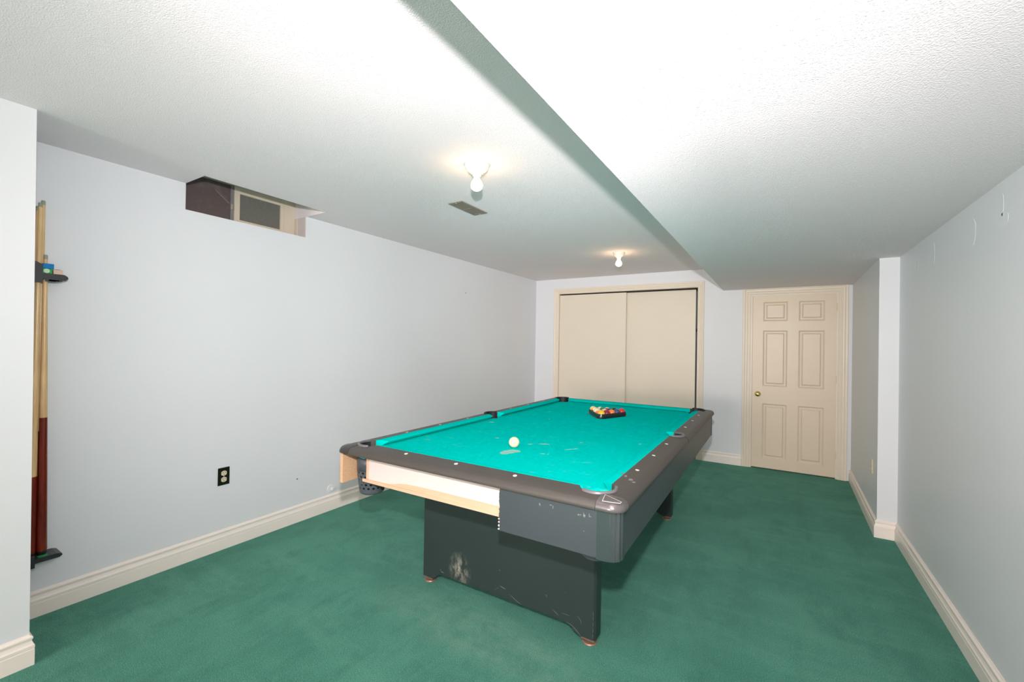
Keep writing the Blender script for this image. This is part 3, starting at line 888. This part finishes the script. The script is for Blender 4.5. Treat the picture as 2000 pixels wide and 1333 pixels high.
while x < .25:
    wd = rnd.uniform(.02, .07); h = rnd.uniform(.001, .0065)
    link('torn_sliver', prism([(x, ZS+.001), (x+wd, ZS+.001), (x+wd*.9, ZS-h*.6), (x+wd*.3, ZS-h)], lambda a, b: (a, -1.378, b), lambda a, b: (a, -1.375, b)), M['raww'], T); x += wd+rnd.uniform(.01, .05)
for x0, wd, h in ((-.625, .06, .009), (-.45, .07, .006), (-.33, .03, .006), (-.19, .03, .005), (-.02, .04, .006), (.12, .03, .004)):
    link('cloth_scrap', prism([(x0, ZS+.001), (x0+wd, ZS+.001), (x0+wd*.8, ZS-h), (x0+wd*.25, ZS-h*.8)], lambda a, b: (a, -1.381, b), lambda a, b: (a, -1.379, b)), M['cush'], T)
# pedestals
def pedestal(y0, y1):
    r = .014
    arch = []
    for i in range(9):
        t = i/8; s_ = t*t*(3-2*t)
        arch.append((.468-.075*t, .032+.042*s_))
    pts = [(-.543, .032)] + [(-x, z) for x, z in arch] + [(x, z) for x, z in arch[::-1]] + [(.543, .032), (.543, .7695), (-.543, .7695)]
    bm = bmesh.new()
    def mk(y, ins): return [bm.verts.new((max(-.543+ins, min(.543-ins, x)), y, z)) for x, z in pts]
    L = [mk(y0, .010), mk(y0+.010, 0), mk(y1-.010, 0), mk(y1, .010)]
    bm.faces.new(L[0]); bm.faces.new(L[-1][::-1])
    for a, b in zip(L, L[1:]):
        for i in range(len(pts)): bm.faces.new((a[i], a[(i+1) % len(pts)], b[(i+1) % len(pts)], b[i]))
    p = link('pedestal', bm, M['ped'], T)
    for sx in (-1, 1):
        link('foot_block', box(min(sx*.468, sx*.538), y0+.004, .020, max(sx*.468, sx*.538), y1-.004, .0318, .002), M['block'], p)
        cy = (y0+y1)/2-.010
        link('levelling_glide', lathe([(0, 0), (.033, 0), (.035, .003), (.032, .008), (.012, .012), (.011, .0198), (0, .0198)], 24,
                                      origin=(sx*.505, cy, 0)), M['glide'], p, smooth=40)
    return p
ped = pedestal(-.9635, -.879)
def scratch(pts, wd, parent=None):
    o = []
    for i, (x, z) in enumerate(pts):
        a = pts[max(0, i-1)]; b = pts[min(len(pts)-1, i+1)]
        d = Vector((b[0]-a[0], b[1]-a[1])).normalized(); q = wd*(.25 if i in (0, len(pts)-1) else 1)
        o.append((x-d.y*q, z+d.x*q, x+d.y*q, z-d.x*q))
    poly = [(p[0], p[1]) for p in o]+[(p[2], p[3]) for p in o[::-1]]
    return link('scratch', prism(poly, lambda a, b: (a, -.9638, b), lambda a, b: (a, -.9634, b)), M['scuff'], ped)
scratch([(.070, .105), (.092, .096), (.118, .083), (.145, .0755)], .0010)
scratch([(.010, .133), (.028, .128), (.047, .125)], .0022)
scratch([(-.03, .098), (-.01, .112), (.004, .120)], .0006)
scratch([(.318, .110), (.332, .104), (.346, .097), (.354, .089)], .0009)
scratch([(.37, .108), (.395, .110), (.412, .108)], .0006)
scratch([(.452, .121), (.462, .115), (.471, .104), (.473, .090)], .0008)
scratch([(.004, .218), (.0068, .2145), (.0085, .211)], .0020)
scratch([(.280, .172), (.286, .168), (.290, .160)], .0014)
scratch([(.386, .213), (.389, .211)], .0016)
scratch([(-.399, .093), (-.392, .090), (-.384, .0915), (-.374, .088)], .0020)
scratch([(-.406, .106), (-.401, .100), (-.397, .094)], .0010)
for z0 in (.046, .070, .098, .128, .150):
    scratch([(.5315, z0), (.5322, z0+.009), (.5315, z0+.018)], .0008)
# frayed lower edge of the panel
scratch([(.468, .033), (.462, .041), (.449, .0515), (.434, .0625), (.418, .0705), (.396, .0748)], .0008)
pedestal(.785, .870)

# ------------------------------------------------------------------ balls and rack (world positions from table coordinates)
ct, st = math.cos(.0056), math.sin(.0056)
def tw(x, y, z): return Vector((1.9374+x*ct-y*st, -2.996+x*st+y*ct, z))
RB = .0305
bs = sphere(RB, seg=32); bme = bpy.data.meshes.new('ball'); bs.to_mesh(bme); bs.free()
bme.polygons.foreach_set('use_smooth', [True]*len(bme.polygons))
def ball(name, mat, loc, label, cat, group=None, rot=(0, 0, 0)):
    me = bme.copy(); me.materials.append(mat)
    o = bpy.data.objects.new(name, me); COL.objects.link(o); o.location = loc; o.rotation_euler = rot
    return tag(o, label, cat, group)
me = bme.copy(); me.materials.append(ball_mat('aged_ivory_ball', (.84, .74, .47, 1)))
o = bpy.data.objects.new('cue_ball', me); COL.objects.link(o); o.location = tw(-.023, -.785, ZB+RB); 
tag(o, 'yellowed ivory cue ball alone on the near half of the teal cloth', 'cue ball')
# triangle rack
RC = Vector((.029, .632)); ang0 = math.radians(-84); D = .0612
Bv = RC+Vector((math.cos(ang0), math.sin(ang0)))*(4*D/math.sqrt(3))
Rv = RC+Vector((math.cos(ang0+2*math.pi/3), math.sin(ang0+2*math.pi/3)))*(4*D/math.sqrt(3))
Lv = RC+Vector((math.cos(ang0-2*math.pi/3), math.sin(ang0-2*math.pi/3)))*(4*D/math.sqrt(3))
def tri_loop(r, n=8):
    pts = []
    for i in range(3):
        a = ang0+i*2*math.pi/3
        c = Vector((math.cos(a), math.sin(a)))*(4*D/math.sqrt(3))
        for j in range(n+1):
            b = a-math.pi/3+2*math.pi/3*j/n
            pts.append((c.x+r*math.cos(b), c.y+r*math.sin(b)))
    return pts
RK = empty('ball_rack', tw(RC.x, RC.y, ZB+.0004), .0056)
tag(RK, 'glossy black plastic triangle rack around the balls on the far half of the cloth', 'ball rack')
bm = bmesh.new(); L = []
for r, z in ((.0325, 0), (.047, 0), (.047, .0025), (.0385, .005), (.0372, .034), (.0362, .036), (.0345, .036), (.0338, .034)):
    L.append([bm.verts.new((x, y, z)) for x, y in tri_loop(r)])
for a, b in zip(L, L[1:]+L[:1]):
    for i in range(len(a)): bm.faces.new((a[i], a[(i+1) % len(a)], b[(i+1) % len(a)], b[i]))
link('rack_wall', bm, M['blackrack'], RK, smooth=35)
# worn pale scrape along the near side
cols = dict(yellow=(.85, .50, .04, 1), blue=(.04, .07, .16, 1), red=(.62, .03, .04, 1), purple=(.10, .03, .12, 1), orange=(.80, .20, .04, 1),
            green=(.02, .17, .07, 1), maroon=(.25, .02, .04, 1), black=(.012, .014, .016, 1))
lay = {(0, 0): ('yellow', 0, 'solid yellow ball at the near point of the triangle rack'),
       (1, 0): ('maroon', 0, 'solid maroon ball between the yellow and the orange one'),
       (2, 0): ('orange', 0, 'solid orange ball in the middle of the near side of the rack'),
       (3, 0): ('blue', 0, 'dark blue ball between the orange and the red one'),
       (4, 0): ('red', 0, 'solid red ball at the right point of the rack'),
       (0, 1): ('orange', 1, 'orange striped ball behind the yellow one on the left side of the rack'),
       (0, 2): ('orange', 1, 'orange striped ball halfway up the left side of the rack'),
       (0, 3): ('red', 1, 'red striped cream ball next to the left point of the rack'),
       (0, 4): ('yellow', 1, 'cream and yellow striped ball at the left point of the rack'),
       (1, 1): ('yellow', 1, 'yellow striped ball just behind the maroon one'),
       (2, 1): ('purple', 0, 'dark purple ball behind the orange one'),
       (3, 1): ('black', 0, 'black ball behind the dark blue one'),
       (1, 2): ('green', 0, 'dark green ball in the heart of the rack'),
       (2, 2): ('maroon', 1, 'maroon striped ball on the far side of the rack'),
       (1, 3): ('green', 1, 'green striped cream ball on the far side of the rack')}
mats = {}
rnd = random.Random(21)
# order of balls along the sides
for (i, j), (cn, stp, lab) in lay.items():
    key = (cn, stp)
    if key not in mats: mats[key] = ball_mat(cn+('_striped_ball' if stp else '_ball'), cols[cn], bool(stp))
    p = Bv+(Rv-Bv)*(i/4)+(Lv-Bv)*(j/4)
    ball('billiard_ball', mats[key], tw(p.x, p.y, ZB+RB+.0004), lab, 'billiard ball', 'billiard balls in the triangle rack',
         (rnd.uniform(-.6, .6), rnd.uniform(-.6, .6), rnd.uniform(0, 6)))

# ------------------------------------------------------------------ cue rack on the left wall
e = empty('cue_holder', (0, -5.30, 1.74)); tag(e, 'black plastic wall cue holder with a small chalk shelf, half hidden by the near wall', 'cue rack')
hs = tmp(prism([(-.42, 0), (.078, 0), (.088, .012), (.085, .022), (.073, .030), (-.42, .030)],
                     lambda a, b: (.0, a, b-.030), lambda a, b: (.085, a, b-.030)))
bm = bmesh.new()
for y, x, r in ((-5.288, .052, .011), (-5.295, .020, .0105), (-5.3124, .052, .011), (-5.3175, .018, .0105)):
    lathe([(r, -.08), (r, .08)], 20, bm=bm, origin=(x, y+5.30, 0))
hc = tmp(bm)
linkme('shelf', boolean(hs, [(hc, 'DIFFERENCE')]), M['rack'], e); kill(hs, hc)
link('bracket', prism([(-.32, -.048), (-.006, -.048), (-.006, .040), (-.025, .052), (-.06, .060), (-.32, .060)],
                      lambda a, b: (.070, a, b), lambda a, b: (.098, a, b)), M['rack'], e)
bm = bmesh.new()
for i in range(3): B(bm, .088, .004+i*.012-.0, -.036-.002*(2-i), .092, .040+i*.012, -.0305)
B(bm, 0, -.40, -.045, .006, .03, -.030)
link('rib', bm, M['rack'], e)
e2 = empty('cue_stand', (0, -5.30, .325)); tag(e2, 'black plastic lower cue rest on the left wall with a green felt pad', 'cue rack')
link('shelf', prism([(-.42, -.022), (.075, -.022), (.086, -.014), (.084, -.006), (.066, 0), (-.42, 0)],
                    lambda a, b: (0, a, b), lambda a, b: (.100, a, b)), M['rack'], e2)
link('bracket', box(.088, -.32, -.040, .110, -.012, .020, .002), M['rack'], e2)
link('felt_pad', lathe([(0, 0), (.019, 0), (.019, .0008), (0, .001)], 24, origin=(.076, .020, .0)), M['chalkg'], e2)
def cue(y, x, z0, z1, splice, rb, rt, label, lean=0, leany=0):
    L_ = z1-z0
    e = empty('pool_cue', (x, y, z0)); tag(e, label, 'pool cue', 'pool cues in the wall rack')
    e.rotation_euler = (leany, lean, 0)
    rs = lambda t: rb+(rt-rb)*t
    link('shaft', lathe([(0, splice), (rs(splice/L_), splice), (rs(.6), L_*.6), (rt, L_-.022), (0, L_-.022)], 20), M['cue'], e, smooth=40)
    link('butt', lathe([(0, .02), (rb*.97, .02), (rb, .03), (rs(splice/L_)+.0003, splice-.0005), (0, splice-.0005)], 20), M['butt'], e, smooth=40)
    link('bumper', lathe([(0, 0), (rb*.75, 0), (rb*.9, .008), (rb*.95, .02), (0, .02)], 20), M['rubber'], e, smooth=40)
    link('cue_tip', lathe([(0, L_-.022), (rt*1.06, L_-.022), (rt*1.06, L_-.004), (rt*.8, L_), (0, L_)], 16), M['ferrule'], e, smooth=40)
    return e
zb = .3255
cue(-5.279, .052, zb, 1.836, .69, .0195, .0075, 'shortest pool cue, its tip just above the chalk shelf', 0, .0065)
cue(-5.295, .020, zb, 2.113, .62, .0155, .0078, 'pool cue with the highest tip, behind the shortest cue', 0, 0)
cue(-5.318, .052, zb, 2.093, .40, .0180, .0078, 'pool cue second from the right at its tip, red-brown at the butt', 0, -.004)
cue(-5.335, .018, zb, 2.080, .50, .0160, .0078, 'pool cue mostly hidden behind the corner of the near wall', 0, -.0125)
# chalk cubes on the shelf
def chalk(y0, y1, z0, z1, x0, m1, label, top=None, lab=False):
    e = empty('chalk_cube', (x0+.018, (y0+y1)/2, z0)); tag(e, label, 'chalk', 'chalk cubes on the cue holder')
    h = (y1-y0)/2
    link('paper_wrap', box(-.018, -h, 0, .018, h, z1-z0, .002), m1, e)
    if top: link('chalk_top', lathe([(0, 0), (h*.8, 0), (h*.75, .002), (0, .0005)], 20, origin=(0, 0, z1-z0)), top, e)
    if lab: link('paper_label', lathe([(0, 0), (.011, 0), (.011, .0006), (0, .0006)], 20, origin=(.018, -.002, (z1-z0)/2), axis='x'), M['chalklab'], e)
    return e
chalk(-5.306, -5.270, 1.7402, 1.765, .046, M['chalkg'], 'green paper-wrapped chalk cube under the blue one', None, True)
chalk(-5.303, -5.264, 1.7655, 1.790, .046, M['chalkb'], 'bright blue chalk cube on top of the green one')
chalk(-5.266, -5.232, 1.7402, 1.763, .046, M['chalkp'], 'pinkish beige chalk cube at the end of the shelf', M['hole'])
